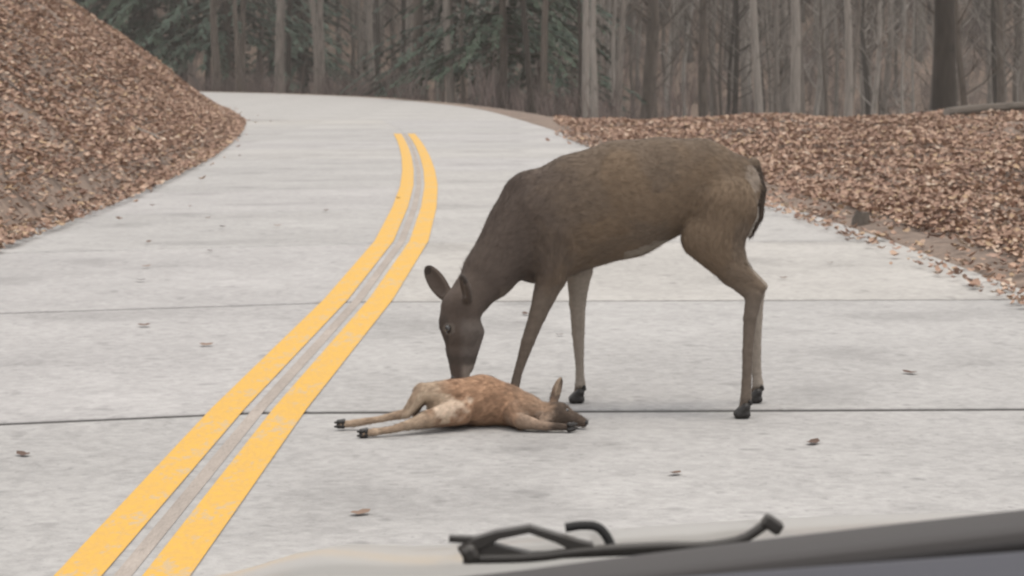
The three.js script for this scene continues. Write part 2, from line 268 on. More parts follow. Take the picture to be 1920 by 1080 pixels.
function evergreen(seed, h, low, spread) {
  const r = rng(seed), pos = [], idx = [], nor = [], br = [];
  const pts = [], radii = []; for (let i = 0; i < 9; i++) { const t = i / 8; pts.push(new THREE.Vector3(0.05 * Math.sin(i), h * t - 0.2 * (i === 0), 0.04 * Math.cos(i * 1.7))); radii.push(0.16 * (1 - 0.93 * t)); }
  for (let k = 0; k < 130; k++) {
    const t = r() ** 1.3, y = low + (h - low) * t, a = r() * 6.28, L = spread * (1 - t * 0.9) * (0.65 + 0.5 * r()), p0 = new THREE.Vector3(0, y, 0);
    const dir = new THREE.Vector3(Math.cos(a), 0, Math.sin(a)), side = new THREE.Vector3(-dir.z, 0, dir.x), pt = s => p0.clone().addScaledVector(dir, L * s).add(new THREE.Vector3(0, 0.12 * L * s - 0.5 * L * s * s, 0));
    br.push(tube([pt(0), pt(0.35), pt(0.7), pt(1)], [0.03, 0.02, 0.012, 0.004], 3));
    for (let q = 0; q < 66; q++) {
      const s = 0.15 + 0.85 * r(), c = pt(s), ln = 0.16 + 0.22 * r(), d2 = dir.clone().multiplyScalar(0.6 + 0.4 * r()).addScaledVector(side, (r() - 0.5) * 2.2).add(new THREE.Vector3(0, -0.25 - 0.45 * r(), 0)).normalize();
      const sd = new THREE.Vector3().crossVectors(d2, new THREE.Vector3(r() - 0.5, 1, r() - 0.5)).normalize().multiplyScalar(0.028 + 0.03 * r()), b = pos.length / 3;
      c.addScaledVector(side, (r() - 0.5) * 0.3 * (1 - s)); const m = c.clone().addScaledVector(d2, ln * 0.5), e = c.clone().addScaledVector(d2, ln); e.y -= 0.03;
      const n = new THREE.Vector3().crossVectors(d2, sd).normalize(); if (n.y < 0) n.negate();
      for (const p of [c, m.clone().add(sd), m.clone().sub(sd), e]) { pos.push(p.x, p.y, p.z); nor.push(n.x, n.y, n.z); }
      idx.push(b, b + 1, b + 2, b + 1, b + 3, b + 2);
    }
  }
  return { trunk: tube(pts, radii, 8, 0.7), boughs: mergeGeometries(br), crown: geom(pos, idx, null, null, nor) };
}
{
  const needle = [[0.028, 0.05, 0.034], [0.034, 0.055, 0.033]].map(c => new THREE.MeshStandardMaterial({ color: rgb(...c), roughness: 0.8, side: THREE.DoubleSide }));
  const kinds = [evergreen(61, 11, 2.2, 3.6), evergreen(62, 9, 1.9, 3.4), evergreen(63, 12, 2.4, 4.2)];
  const at = [[-0.3, 71, 1, 0, 0.95, 'dark green evergreen with drooping boughs beside the leaning tree'], [1.0, 77, 0, 1, 1.1, 'green evergreen behind the slim dark leaning tree'], [-12.6, 103, 0, 2, 1.5, 'green evergreen standing just beyond the far curve of road'], [-16.2, 105, 1, 0, 1.6, 'green evergreen showing above the top of the leafy bank'], [-10.0, 112, 0, 1, 1.2, 'green evergreen deeper in the woods past the far curve'], [-19.5, 108, 0, 2, 1.3, 'evergreen half hidden by the top of the leafy bank'], [-2.2, 84, 0, 2, 0.9, 'evergreen behind the dark one with drooping boughs']];
  for (const [x, d, m, k, s, label] of at) {
    const g = group('evergreen_tree', x, ground(x, d), -d); g.rotation.y = x * 3; g.scale.setScalar(s);
    mesh('trunk', kinds[k].trunk, bark.brown, g); mesh('boughs', kinds[k].boughs, bark.brown, g); mesh('crown', kinds[k].crown, needle[m], g);
    tag(g, label, 'tree', 'evergreens among the bare trees'); markTree(x, d);
  }
}
{ // the bare trees of the wood, one by one
  const r = rng(77), variants = []; for (let k = 0; k < 8; k++) variants.push(bareTree(200 + k, 12 + 4 * r(), 0.085 + 0.02 * k, [(r() - 0.5) * 0.07, (r() - 0.5) * 0.07], 0.05 + 0.14 * r()));
  const mats = ['pale', 'grey', 'grey', 'brown', 'brown', 'brown', 'dark', 'grey'], words = { pale: 'pale grey', grey: 'grey', brown: 'brown', dark: 'dark' };
  let n = 0, tries = 0;
  while (n < 282 && tries++ < 60000) {
    const d = 40 + 100 * Math.sqrt(r()) , x = (r() * 2 - 1) * (0.225 * d + 1.5), v = x - xr(d);
    if (v < (d < 62 ? 2.2 : 1.6)) continue;
    if (d < 48 && x < 3) continue;
    if (placed.some(([a, b]) => (a - x) ** 2 + (b - d) ** 2 < 1.1)) continue;
    const m = mats[Math.floor(r() * 8)], k = Math.floor(r() * (m === 'pale' ? 4 : 8));
    plantTree('bare_tree', variants[k], bark[m], x, d, r() * 6.28, `bare ${words[m]} trunked tree in the woods behind the road`, `bare ${words[m]} trees of the woods`, (0.8 + 0.5 * r()) * (d < 70 ? 0.8 : 1)); markTree(x, d); n++;
  }
  // far trunks up the hillside, beyond counting
  const far = new THREE.InstancedMesh(bareTree(301, 15, 0.14, [0, 0], 0.1).trunk, bark.grey, 2600), o = new THREE.Object3D(), c = new THREE.Color();
  for (let i = 0; i < 2600; i++) { const d = 122 + 110 * r(), x = (r() * 2 - 1) * (0.235 * d + 6); o.position.set(x, ground(x, d), -d); o.rotation.set((r() - 0.5) * 0.1, r() * 6.28, (r() - 0.5) * 0.1); o.scale.setScalar(0.6 + 0.8 * r()); o.updateMatrix(); far.setMatrixAt(i, o.matrix); const k = 0.4 + 0.9 * r(); far.setColorAt(i, c.setRGB(k, k, k * 0.98)); }
  far.name = 'distant_woods'; tag(far, 'distant bare trunks massed on the hillside behind the woods', 'woods', null, 'stuff'); far.castShadow = far.receiveShadow = true; scene.add(far);
  // brush: thin leafless stems between the trees
  const st = []; for (let k = 0; k < 9; k++) { const a = r() * 6.28, l = 0.7 + 0.9 * r(), p = new THREE.Vector3((r() - 0.5) * 0.5, -0.05, (r() - 0.5) * 0.5), q = p.clone().add(new THREE.Vector3(Math.cos(a) * 0.3, l, Math.sin(a) * 0.3)); st.push(tube([p, p.clone().lerp(q, 0.5), q], [0.012, 0.009, 0.003], 3)); for (let s = 0; s < 3; s++) { const b = p.clone().lerp(q, 0.35 + 0.5 * r()); st.push(tube([b, b.clone().add(new THREE.Vector3((r() - 0.5) * 0.5, 0.35 * r() + 0.1, (r() - 0.5) * 0.5))], [0.006, 0.002], 3)); } }
  const brush = new THREE.InstancedMesh(mergeGeometries(st), bark.grey, 4200); let i = 0;
  while (i < 4200) { const d = 46 + 90 * Math.sqrt(r()), x = (r() * 2 - 1) * (0.23 * d + 2); if (x - xr(d) < 1.4 || (d < 50 && x < 2.5)) continue; o.position.set(x, ground(x, d), -d); o.rotation.set(0, r() * 6.28, 0); o.scale.setScalar(0.6 + 0.9 * r()); o.updateMatrix(); brush.setMatrixAt(i, o.matrix); const k = 0.6 + 0.8 * r(); brush.setColorAt(i, c.setRGB(k * 1.05, k * 0.95, k)); i++; }
  brush.name = 'undergrowth'; tag(brush, 'leafless brown brush growing between the trees of the woods', 'brush', null, 'stuff'); brush.castShadow = brush.receiveShadow = true; scene.add(brush);
}
{ // fallen wood on the right verge
  const log = (a, b, rad, mat, label, seed) => {
    const r = rng(seed), P = []; const R = []; const y0 = ground(a[0], a[1]), y1 = ground(b[0], b[1]), g = group('fallen_log', a[0], y0, -a[1]);
    for (let i = 0; i <= 6; i++) { const t = i / 6, x = lerp(a[0], b[0], t), d = lerp(a[1], b[1], t); P.push(new THREE.Vector3(x - a[0], Math.max(ground(x, d), lerp(y0, y1, t)) - y0 + rad * 0.75 + 0.02 * r(), a[1] - d)); R.push(rad * (1 - 0.35 * t) * (0.94 + 0.12 * r())); }
    mesh('trunk', tube(P, R, 9, 1), bark[mat], g);
    const e = new THREE.CircleGeometry(R[0], 10); e.lookAt(P[0].clone().sub(P[1])); e.translate(P[0].x, P[0].y, P[0].z); mesh('cut_end', e, bark.pale, g);
    tag(g, label, 'log', 'fallen wood on the verge');
  };
  log([6.2, 33.5], [8.2, 34.3], 0.09, 'brown', 'brown rotten log half sunk in the leaves before the dark tree', 1);
  log([7.5, 31], [9.6, 31.8], 0.10, 'pale', 'pale barkless log lying on the leaves of the verge', 2);
  log([5.3, 35.5], [6.3, 34.8], 0.06, 'dark', 'short dark branch lying among leaves under the woods', 3);
  { const r = rng(91); for (let k = 0; k < 16; k++) { const left = k % 3 === 0, d = 11 + 22 * r(), x = left ? xl(d) - 0.6 - 2 * r() : xr(d) + 0.5 + 3.2 * r(), a = r() * 6.28, L = 0.35 + 0.7 * r(), g = group('fallen_stick', x, ground(x, d) + 0.035, -d), P = [0, 0.35, 0.7, 1].map(t => { const X = x + Math.cos(a) * L * t, D = d + Math.sin(a) * L * t; return new THREE.Vector3(X - x, ground(X, D) - ground(x, d) + 0.02 * Math.sin(t * 5 + k), d - D); }); mesh('stem', tube(P, [0.014, 0.012, 0.009, 0.004], 5, 2), bark[k % 2 ? 'grey' : 'pale'], g); const q = P[1].clone(), e = q.clone().add(new THREE.Vector3(Math.cos(a + 0.8) * L * 0.3, 0.05, -Math.sin(a + 0.8) * L * 0.3)); mesh('twig', tube([q, e], [0.008, 0.003], 4, 2), bark[k % 2 ? 'grey' : 'pale'], g); tag(g, left ? 'thin bare stick lying on the leaves of the steep bank' : 'thin bare stick lying on the leaves of the flat verge', 'stick', left ? 'sticks on the bank' : 'sticks on the verge'); } }
  const st = group('rotten_stump', 2.32, ground(2.32, 15.6), -15.6); const gg = tube([new THREE.Vector3(0, -0.05, 0), new THREE.Vector3(0, 0.03, 0), new THREE.Vector3(0.01, 0.08, 0)], [0.075, 0.06, 0.045], 9, 2); mesh('bark', gg, bark.brown, st); const top = new THREE.CircleGeometry(0.045, 9); top.rotateX(-Math.PI / 2); top.translate(0.01, 0.078, 0); mesh('cut_top', top, bark.brown, st);
  tag(st, 'small brown stump at the very edge of the concrete', 'stump');
}

// ---------------------------------------------------------------- animals: one skin over a skeleton of tapered bones
// bone: [a, b, ra, rb, k, sz]  (a, b = [x, y, z]; k = blend; sz > 1 narrows it from side to side)
function capD(B, x, y, z) {
  const [a, b, ra, rb, , sz = 1] = B, bx = b[0] - a[0], by = b[1] - a[1], bz = b[2] - a[2], px = x - a[0], py = y - a[1], pz = z - a[2];
  const q = bx * bx + by * by + bz * bz, t = clamp((px * bx + py * by + pz * bz) / (q || 1e-9)), r = ra + (rb - ra) * t;
  const dx = px - bx * t, dy = py - by * t, dz = (pz - bz * t) * sz; return Math.sqrt(dx * dx + dy * dy + dz * dz) - r;
}
function ellD(E, x, y, z) {
  const [c, u, v, w, ru, rv, rw] = E, dx = x - c[0], dy = y - c[1], dz = z - c[2];
  const a = dx * u[0] + dy * u[1] + dz * u[2], b = dx * v[0] + dy * v[1] + dz * v[2], e = dx * w[0] + dy * w[1] + dz * w[2];
  const k0 = Math.hypot(a / ru, b / rv, e / rw), k1 = Math.hypot(a / ru / ru, b / rv / rv, e / rw / rw); return k1 < 1e-6 ? -Math.min(ru, rv, rw) : k0 * (k0 - 1) / k1;
}
const smin = (a, b, k) => { const h = Math.max(k - Math.abs(a - b), 0) / k; return Math.min(a, b) - h * h * k * 0.25; };
function skin(prims, cell, floor = null) {
  const lo = [1e9, 1e9, 1e9], hi = [-1e9, -1e9, -1e9];
  const box = p => p.bone ? [0, 1, 2].map(i => [Math.min(p.bone[0][i] - p.bone[2], p.bone[1][i] - p.bone[3]), Math.max(p.bone[0][i] + p.bone[2], p.bone[1][i] + p.bone[3])]) : [0, 1, 2].map(i => { const m = Math.max(p.ell[4], p.ell[5], p.ell[6]); return [p.ell[0][i] - m, p.ell[0][i] + m]; });
  for (const p of prims) { p.box = box(p); if (!p.sub) p.box.forEach(([a, b], i) => { lo[i] = Math.min(lo[i], a); hi[i] = Math.max(hi[i], b); }); }
  for (let i = 0; i < 3; i++) { lo[i] -= 3 * cell; hi[i] += 3 * cell; }
  const n = lo.map((l, i) => Math.ceil((hi[i] - l) / cell) + 1), [nx, ny, nz] = n, f = new Float32Array(nx * ny * nz).fill(0.2), I = (i, j, k) => i + nx * (j + ny * k);
  for (const p of prims) {
    const k = p.k ?? 0.02, m = k + 0.02 + 2 * cell, r = p.box.map(([a, b], i) => [Math.max(0, Math.floor((a - m - lo[i]) / cell)), Math.min(n[i] - 1, Math.ceil((b + m - lo[i]) / cell))]);
    for (let c = r[2][0]; c <= r[2][1]; c++) for (let b = r[1][0]; b <= r[1][1]; b++) for (let a = r[0][0]; a <= r[0][1]; a++) {
      const x = lo[0] + a * cell, y = lo[1] + b * cell, z = lo[2] + c * cell, q = I(a, b, c), d = p.bone ? capD(p.bone, x, y, z) : ellD(p.ell, x, y, z);
      f[q] = p.sub ? -smin(-f[q], d, k) : smin(f[q], d, k);
    }
  }
  if (floor !== null) for (let c = 0; c < nz; c++) for (let b = 0; b < ny; b++) for (let a = 0; a < nx; a++) { const q = I(a, b, c); f[q] = Math.max(f[q], floor - (lo[1] + b * cell)); }
  const pos = [], nor = [], idx = [], vid = new Int32Array(nx * ny * nz).fill(-1);
  const C = [[0, 0, 0], [1, 0, 0], [0, 1, 0], [1, 1, 0], [0, 0, 1], [1, 0, 1], [0, 1, 1], [1, 1, 1]], Ed = [[0, 1], [2, 3], [4, 5], [6, 7], [0, 2], [1, 3], [4, 6], [5, 7], [0, 4], [1, 5], [2, 6], [3, 7]], v = new Float32Array(8);
  for (let c = 0; c < nz - 1; c++) for (let b = 0; b < ny - 1; b++) for (let a = 0; a < nx - 1; a++) {
    let s = 0; for (let q = 0; q < 8; q++) { v[q] = f[I(a + C[q][0], b + C[q][1], c + C[q][2])]; if (v[q] < 0) s++; }
    if (s === 0 || s === 8) continue;
    let x = 0, y = 0, z = 0, m = 0;
    for (const [e0, e1] of Ed) if ((v[e0] < 0) !== (v[e1] < 0)) { const t = v[e0] / (v[e0] - v[e1]); x += lerp(C[e0][0], C[e1][0], t); y += lerp(C[e0][1], C[e1][1], t); z += lerp(C[e0][2], C[e1][2], t); m++; }
    vid[I(a, b, c)] = pos.length / 3; x /= m; y /= m; z /= m; pos.push(lo[0] + (a + x) * cell, lo[1] + (b + y) * cell, lo[2] + (c + z) * cell);
    const gx = lerp(lerp(v[1] - v[0], v[3] - v[2], y), lerp(v[5] - v[4], v[7] - v[6], y), z), gy = lerp(lerp(v[2] - v[0], v[3] - v[1], x), lerp(v[6] - v[4], v[7] - v[5], x), z), gz = lerp(lerp(v[4] - v[0], v[5] - v[1], x), lerp(v[6] - v[2], v[7] - v[3], x), y), L = Math.hypot(gx, gy, gz) || 1; nor.push(gx / L, gy / L, gz / L);
  }
  const S = [1, nx, nx * ny];
  for (let c = 1; c < nz - 1; c++) for (let b = 1; b < ny - 1; b++) for (let a = 1; a < nx - 1; a++) {
    const q = I(a, b, c), s0 = f[q] < 0;
    for (let ax = 0; ax < 3; ax++) { if (s0 === (f[q + S[ax]] < 0)) continue; const u = S[(ax + 1) % 3], w = S[(ax + 2) % 3], A = vid[q], B = vid[q - u], D = vid[q - u - w], E = vid[q - w]; if (A < 0 || B < 0 || D < 0 || E < 0) continue; if (s0) idx.push(A, B, D, A, D, E); else idx.push(A, D, B, A, E, D); }
  }
  return { pos, nor, idx };
}
const V = (a, b) => [b[0] - a[0], b[1] - a[1], b[2] - a[2]], unit = a => { const l = Math.hypot(...a); return a.map(q => q / l); }, cross = (a, b) => [a[1] * b[2] - a[2] * b[1], a[2] * b[0] - a[0] * b[2], a[0] * b[1] - a[1] * b[0]];
function earPrims(base, tip, face, wide, k = 0.012) {        // a cupped leaf-shaped ear
  const u = unit(V(base, tip)), L = Math.hypot(...V(base, tip)), v = unit(cross(u, face)), w = cross(v, u), c = base.map((q, i) => q + u[i] * L * 0.5);
  const fw = w[0] * face[0] + w[1] * face[1] + w[2] * face[2] < 0 ? -1 : 1;
  return [{ bone: [base, c, wide * 0.45, wide * 0.6, 0, 1], k: 0.02 }, { ell: [c, u, v, w, L * 0.56, wide, 0.016], k }, { ell: [c.map((q, i) => q + w[i] * fw * 0.014 + u[i] * 0.012), u, v, w, L * 0.46, wide * 0.72, 0.013], k: 0.006, sub: true }];
}
function coat(g, colour, bones, count, len, seed, skip, thin) {     // colours the skin and returns a layer of short hairs that lie along the body
  const n = g.pos.length / 3, col = new Float32Array(n * 3);
  for (let i = 0; i < n; i++) { const c = colour(g.pos[3 * i], g.pos[3 * i + 1], g.pos[3 * i + 2], g.nor[3 * i], g.nor[3 * i + 1], g.nor[3 * i + 2]); col.set(c, 3 * i); }
  const r = rng(seed), hp = [], hn = [], hc = [];
  for (let h = 0; h < count; h++) {
    const i = Math.floor(r() * n), p = [g.pos[3 * i], g.pos[3 * i + 1], g.pos[3 * i + 2]], N = [g.nor[3 * i], g.nor[3 * i + 1], g.nor[3 * i + 2]];
    if (skip && skip(...p)) continue;
    let best = 1e9, dir = null; for (const b of bones) { const d = capD(b, ...p); if (d < best) { best = d; dir = V(b[0], b[1]); } }
    let dn = dir[0] * N[0] + dir[1] * N[1] + dir[2] * N[2]; dir = unit(dir.map((q, k) => q - dn * N[k] + (r() - 0.5) * 0.02)); dn = 0;
    const sag = [0, -0.35, 0], sn = sag[1] * N[1]; dir = unit(dir.map((q, k) => q + sag[k] - sn * N[k] + (r() - 0.5) * 0.5));
    const L = len * (0.6 + 0.8 * r()) * (thin && thin(...p) ? 0.35 : 1), s = unit(cross(dir, N)).map(q => q * 0.0011), lift = 0.12 + 0.22 * r(), q0 = p.map((q, k) => q - N[k] * 0.001 + (r() - 0.5) * 0.005);
    const tip = q0.map((q, k) => q + dir[k] * L + N[k] * L * lift), kk = 0.78 + 0.44 * r();
    hp.push(q0[0] - s[0], q0[1] - s[1], q0[2] - s[2], q0[0] + s[0], q0[1] + s[1], q0[2] + s[2], ...tip);
    for (let e = 0; e < 3; e++) { hn.push(...N); hc.push(col[3 * i] * kk, col[3 * i + 1] * kk, col[3 * i + 2] * kk); }
  }
  return { body: geom(g.pos, g.idx, null, col, g.nor), hair: geom(hp, null, null, hc, hn) };
}
const furMat = new THREE.MeshStandardMaterial({ vertexColors: true, roughness: 1, side: THREE.DoubleSide });
const hornMat = new THREE.MeshStandardMaterial({ color: rgb(0.012, 0.010, 0.009), roughness: 0.45 });
const eyeMat = new THREE.MeshPhysicalMaterial({ color: rgb(0.008, 0.006, 0.005), roughness: 0.12, clearcoat: 1 });
const noseMat = new THREE.MeshStandardMaterial({ color: rgb(0.014, 0.012, 0.012), roughness: 0.35 });
const mixc = (a, b, t) => a.map((q, i) => lerp(q, b[i], t));
function hoofGeo() {
  const P = []; for (const s of [-1, 1]) P.push({ bone: [[0.004, 0.034, s * 0.010], [-0.022, 0.012, s * 0.013], 0.0145, 0.0105, 0, 1], k: 0.004 }, { bone: [[0.006, 0.012, s * 0.011], [-0.018, 0.008, s * 0.013], 0.013, 0.011, 0, 1], k: 0.008 }, { bone: [[0.017, 0.052, s * 0.011], [0.020, 0.045, s * 0.012], 0.0065, 0.005, 0, 1], k: 0.004 });
  const g = skin(P, 0.0028, 0); return geom(g.pos, g.idx, null, null, g.nor);
}
const hoof = hoofGeo();
{
  const J = {
    pelvis: [0.384, 0.765, 0, 0.115], croup: [0.28, 0.783, 0, 0.141], loin: [0.152, 0.761, 0, 0.168], mid: [0.024, 0.723, 0, 0.197], chest: [-0.122, 0.682, 0, 0.192], shoulder: [-0.228, 0.636, 0.005, 0.178], withers: [-0.292, 0.715, 0.01, 0.098],
    breast: [-0.268, 0.578, 0.01, 0.145], neckA: [-0.322, 0.612, 0.02, 0.122], neckB: [-0.436, 0.478, 0.08, 0.083], neckC: [-0.492, 0.413, 0.115, 0.066],
    skull: [-0.531, 0.365, 0.15, 0.064], cheek: [-0.531, 0.295, 0.155, 0.062], muzzleA: [-0.537, 0.228, 0.165, 0.044], muzzleB: [-0.533, 0.166, 0.172, 0.036], nose: [-0.533, 0.143, 0.175, 0.031], brow: [-0.556, 0.318, 0.155, 0.05], jaw: [-0.498, 0.285, 0.15, 0.045], chin: [-0.513, 0.175, 0.17, 0.026],
    nSh: [-0.219, 0.607, 0.075, 0.09], nEl: [-0.226, 0.468, 0.095, 0.052], nKu: [-0.273, 0.339, 0.105, 0.029], nKn: [-0.306, 0.249, 0.11, 0.0225], nCa: [-0.338, 0.15, 0.11, 0.0148], nFe: [-0.358, 0.068, 0.11, 0.0175], nHo: [-0.370, 0.032, 0.11, 0.0155],
    fSh: [-0.129, 0.574, -0.075, 0.085], fEl: [-0.127, 0.465, -0.1, 0.045], fKu: [-0.132, 0.347, -0.12, 0.028], fKn: [-0.129, 0.242, -0.13, 0.022], fCa: [-0.124, 0.131, -0.14, 0.0145], fFe: [-0.122, 0.066, -0.14, 0.0175], fHo: [-0.13, 0.032, -0.14, 0.0155],
    nHip: [0.367, 0.695, 0.07, 0.108], nTh: [0.336, 0.59, 0.085, 0.088], nSt: [0.288, 0.597, 0.09, 0.076], nGa: [0.391, 0.485, 0.115, 0.048], nHk: [0.456, 0.408, 0.14, 0.0285], nPt: [0.478, 0.432, 0.14, 0.019], nCu: [0.441, 0.333, 0.15, 0.0225], nCm: [0.432, 0.222, 0.16, 0.0172], nCl: [0.428, 0.118, 0.165, 0.0162], nHf: [0.426, 0.068, 0.17, 0.0185], nHh: [0.417, 0.032, 0.17, 0.0155],
    gHip: [0.38, 0.685, -0.07, 0.105], gTh: [0.36, 0.575, -0.085, 0.085], gSt: [0.31, 0.585, -0.09, 0.074], gGa: [0.42, 0.465, -0.11, 0.046], gHk: [0.494, 0.385, -0.13, 0.0265], gPt: [0.514, 0.408, -0.13, 0.018], gCu: [0.492, 0.30, -0.135, 0.0215], gCm: [0.492, 0.19, -0.14, 0.0172], gCl: [0.494, 0.108, -0.14, 0.0162], gHf: [0.498, 0.068, -0.14, 0.0185], gHh: [0.49, 0.032, -0.14, 0.0155],
    tailA: [0.470, 0.845, 0, 0.02], tailB: [0.492, 0.755, 0, 0.020], tailC: [0.483, 0.665, 0, 0.020], tailD: [0.458, 0.600, 0, 0.010],
  };
  const bone = (p, q, k0, sz) => { const k = Math.min(k0, 0.34 * Math.min(J[p][3], J[q][3])); return { bone: [J[p].slice(0, 3), J[q].slice(0, 3), J[p][3], J[q][3], k, sz], k }; };
  const chain = (names, k, sz) => { const o = []; const a = names.split(' '); for (let i = 0; i + 1 < a.length; i++) o.push(bone(a[i], a[i + 1], k, sz)); return o; };
  const torso = [...chain('neckA shoulder chest mid loin croup pelvis', 0.03, 1.34), bone('breast', 'shoulder', 0.03, 1.25), bone('withers', 'shoulder', 0.03, 1.5), bone('withers', 'neckB', 0.04, 1.4), ...chain('neckC neckB neckA', 0.035, 1.18)];
  const head = [bone('skull', 'neckC', 0.04, 1.1), bone('cheek', 'skull', 0.03, 1.2), bone('muzzleA', 'cheek', 0.03, 1.15), bone('nose', 'muzzleA', 0.02, 1.05), bone('brow', 'cheek', 0.025, 0.95), bone('jaw', 'chin', 0.03, 1.4)];
  const legs = [...chain('nSh nEl nKu nKn nCa nFe nHo', 0.03, 1.15), ...chain('fSh fEl fKu fKn fCa fFe fHo', 0.03, 1.15), ...chain('nHip nTh nGa nHk nCu nCm nCl nHf nHh', 0.03, 1.25), bone('nSt', 'nGa', 0.05, 1.3), bone('nPt', 'nGa', 0.03, 1), ...chain('gHip gTh gGa gHk gCu gCm gCl gHf gHh', 0.03, 1.25), bone('gSt', 'gGa', 0.05, 1.3), bone('gPt', 'gGa', 0.03, 1)];
  const tail = chain('tailA tailB tailC tailD', 0.015, 0.8);
  const ears = [...earPrims([-0.575, 0.392, 0.10], [-0.650, 0.492, 0.055], [-0.55, 0.1, 0.83], 0.034), ...earPrims([-0.508, 0.408, 0.21], [-0.522, 0.487, 0.30], [-0.7, 0.0, 0.5], 0.032)];
  const g = skin([...torso, ...legs, ...head, ...ears, ...tail], 0.0052);
  for (let i = 0; i < g.pos.length; i += 3) { const a = 0.0012 * (fbm(g.pos[i] * 30, g.pos[i + 1] * 60, g.pos[i + 2] * 60, 3) - 0.5); for (let k = 0; k < 3; k++) g.pos[i + k] += g.nor[i + k] * a * 2; }
  const colour = (x, y, z, nx, ny, nz) => {
    const n = fbm(x * 26, y * 26, z * 26, 3), f = fbm(x * 90 + 7, y * 140, z * 140, 2), P = fbm(x * 7 + 3, y * 7, z * 7 + 1, 3);
    let c = mixc([0.126, 0.094, 0.068], [0.148, 0.106, 0.071], sstep(0.42, 0.62, P + 0.25 * (x - 0.1)));
    c = mixc(c, [0.076, 0.058, 0.048], sstep(-0.05, -0.36, x + 0.14 * (n - 0.5)) * (y > 0.1 ? 1 : 0));     // greyer neck and head
    c = mixc(c, [0.075, 0.055, 0.042], 0.5 * sstep(0.035, 0.0, Math.abs(z) + 0.03 * (n - 0.5)) * (y > 0.8 && x < 0.46 ? 1 : 0));   // dark stripe along the spine
    if (y < 0.44 && x > -0.4) c = mixc(c, [0.125, 0.100, 0.080], sstep(0.46, 0.38, y + 0.05 * (n - 0.5)));      // lower legs
    if (y < 0.585 && Math.abs(z) < 0.085 + 0.03 * (n - 0.5) && x > 0.02 && x < 0.33) c = mixc(c, [0.25, 0.215, 0.175], sstep(0.3, 0.7, n + 0.1)); // white belly
    const inner = z > 0.02 ? -nz : z < -0.02 ? nz : 0;
    if (y < 0.55 && y > 0.06 && x > -0.4 && inner > 0.25 + 0.5 * (n - 0.5)) c = mixc(c, [0.30, 0.262, 0.222], 0.85);       // pale inner legs
    if (x > 0.40 && y > 0.42 && y < 0.84 && nx > 0.35 && Math.abs(z) < 0.075 + 0.03 * (n - 0.5) && x < 0.485) c = mixc(c, [0.27, 0.225, 0.185], sstep(0.3, 0.55, n) * 0.85);   // pale rump beside the tail
    const td = Math.min(...tail.map(b => capD(b.bone, x, y, z)));
    if (td < 0.006 && y < 0.84 && x > 0.44) c = nx < -0.1 ? [0.5, 0.46, 0.42] : mixc([0.035, 0.026, 0.020], [0.06, 0.042, 0.03], n);
    if (x < -0.44 && y < 0.46) {                              // head
      c = mixc(c, [0.105, 0.088, 0.078], sstep(-0.545, -0.515, x) * sstep(0.36, 0.30, y));
      if (x < -0.572) c = mixc(c, [0.045, 0.035, 0.030], 0.7 * sstep(0.36, 0.33, y) * sstep(0.2, 0.24, y));
      c = mixc(c, [0.05, 0.040, 0.034], 0.7 * sstep(0.225, 0.205, y + 0.02 * (n - 0.5)) * sstep(0.175, 0.19, y + 0.02 * (n - 0.5)));
      c = mixc(c, [0.24, 0.205, 0.175], 0.7 * sstep(0.195, 0.17, y + 0.03 * (n - 0.5)) * sstep(-0.535, -0.515, x + 0.02 * (n - 0.5)));
      if (Math.hypot(x + 0.571, y - 0.304) < 0.021) c = mixc(c, [0.13, 0.11, 0.095], 0.8);
    }
    const eT = [[-0.650, 0.492, 0.055], [-0.522, 0.487, 0.30]]; for (const t of eT) if (Math.hypot(x - t[0], y - t[1], z - t[2]) < 0.024) c = [0.035, 0.027, 0.023];
    const k = 0.84 + 0.32 * f; return [c[0] * k, c[1] * k, c[2] * k];
  };
  const bones = [...torso, ...legs, ...head, ...tail].map(p => p.bone), out = coat(g, colour, bones, 52000, 0.017, 41, (x, y, z) => x < -0.49 && (Math.hypot(x + 0.615, y - 0.445, z - 0.077) < 0.075 || Math.hypot(x + 0.515, y - 0.45, z - 0.265) < 0.065), (x, y) => y < 0.46);
  const doe = group('doe', 0.36, 0, -8.05);
  mesh('body', out.body, furMat, doe); const fur = mesh('fur', out.hair, furMat, doe); fur.userData.kind = 'stuff';
  for (const k of ['nHo', 'fHo', 'nHh', 'gHh']) { const h = mesh('hoof', hoof, hornMat, doe); h.position.set(J[k][0] + 0.003, 0.001, J[k][2]); h.scale.setScalar(1.08); }
  for (const [x, y, z] of [[-0.574, 0.304, 0.2065], [-0.580, 0.304, 0.103]]) { const e = mesh('eye', new THREE.SphereGeometry(0.0135, 16, 12), eyeMat, doe); e.position.set(x, y, z); e.scale.set(0.8, 1.1, 0.8); }
  { const P = []; for (const s of [-1, 1]) P.push({ ell: [[-0.551, 0.132, 0.175 + s * 0.011], [1, 0, 0], [0, 1, 0], [0, 0, 1], 0.016, 0.017, 0.014], k: 0.01 }, { ell: [[-0.566, 0.132, 0.175 + s * 0.012], [1, 0, 0], [0, 1, 0], [0, 0, 1], 0.006, 0.006, 0.004], k: 0.003, sub: true }); const q = skin([P[0], P[2], P[1], P[3]], 0.0022); mesh('nose', geom(q.pos, q.idx, null, null, q.nor), noseMat, doe); }
  tag(doe, 'standing grey-brown doe bending its head down to the lying fawn', 'deer');
}
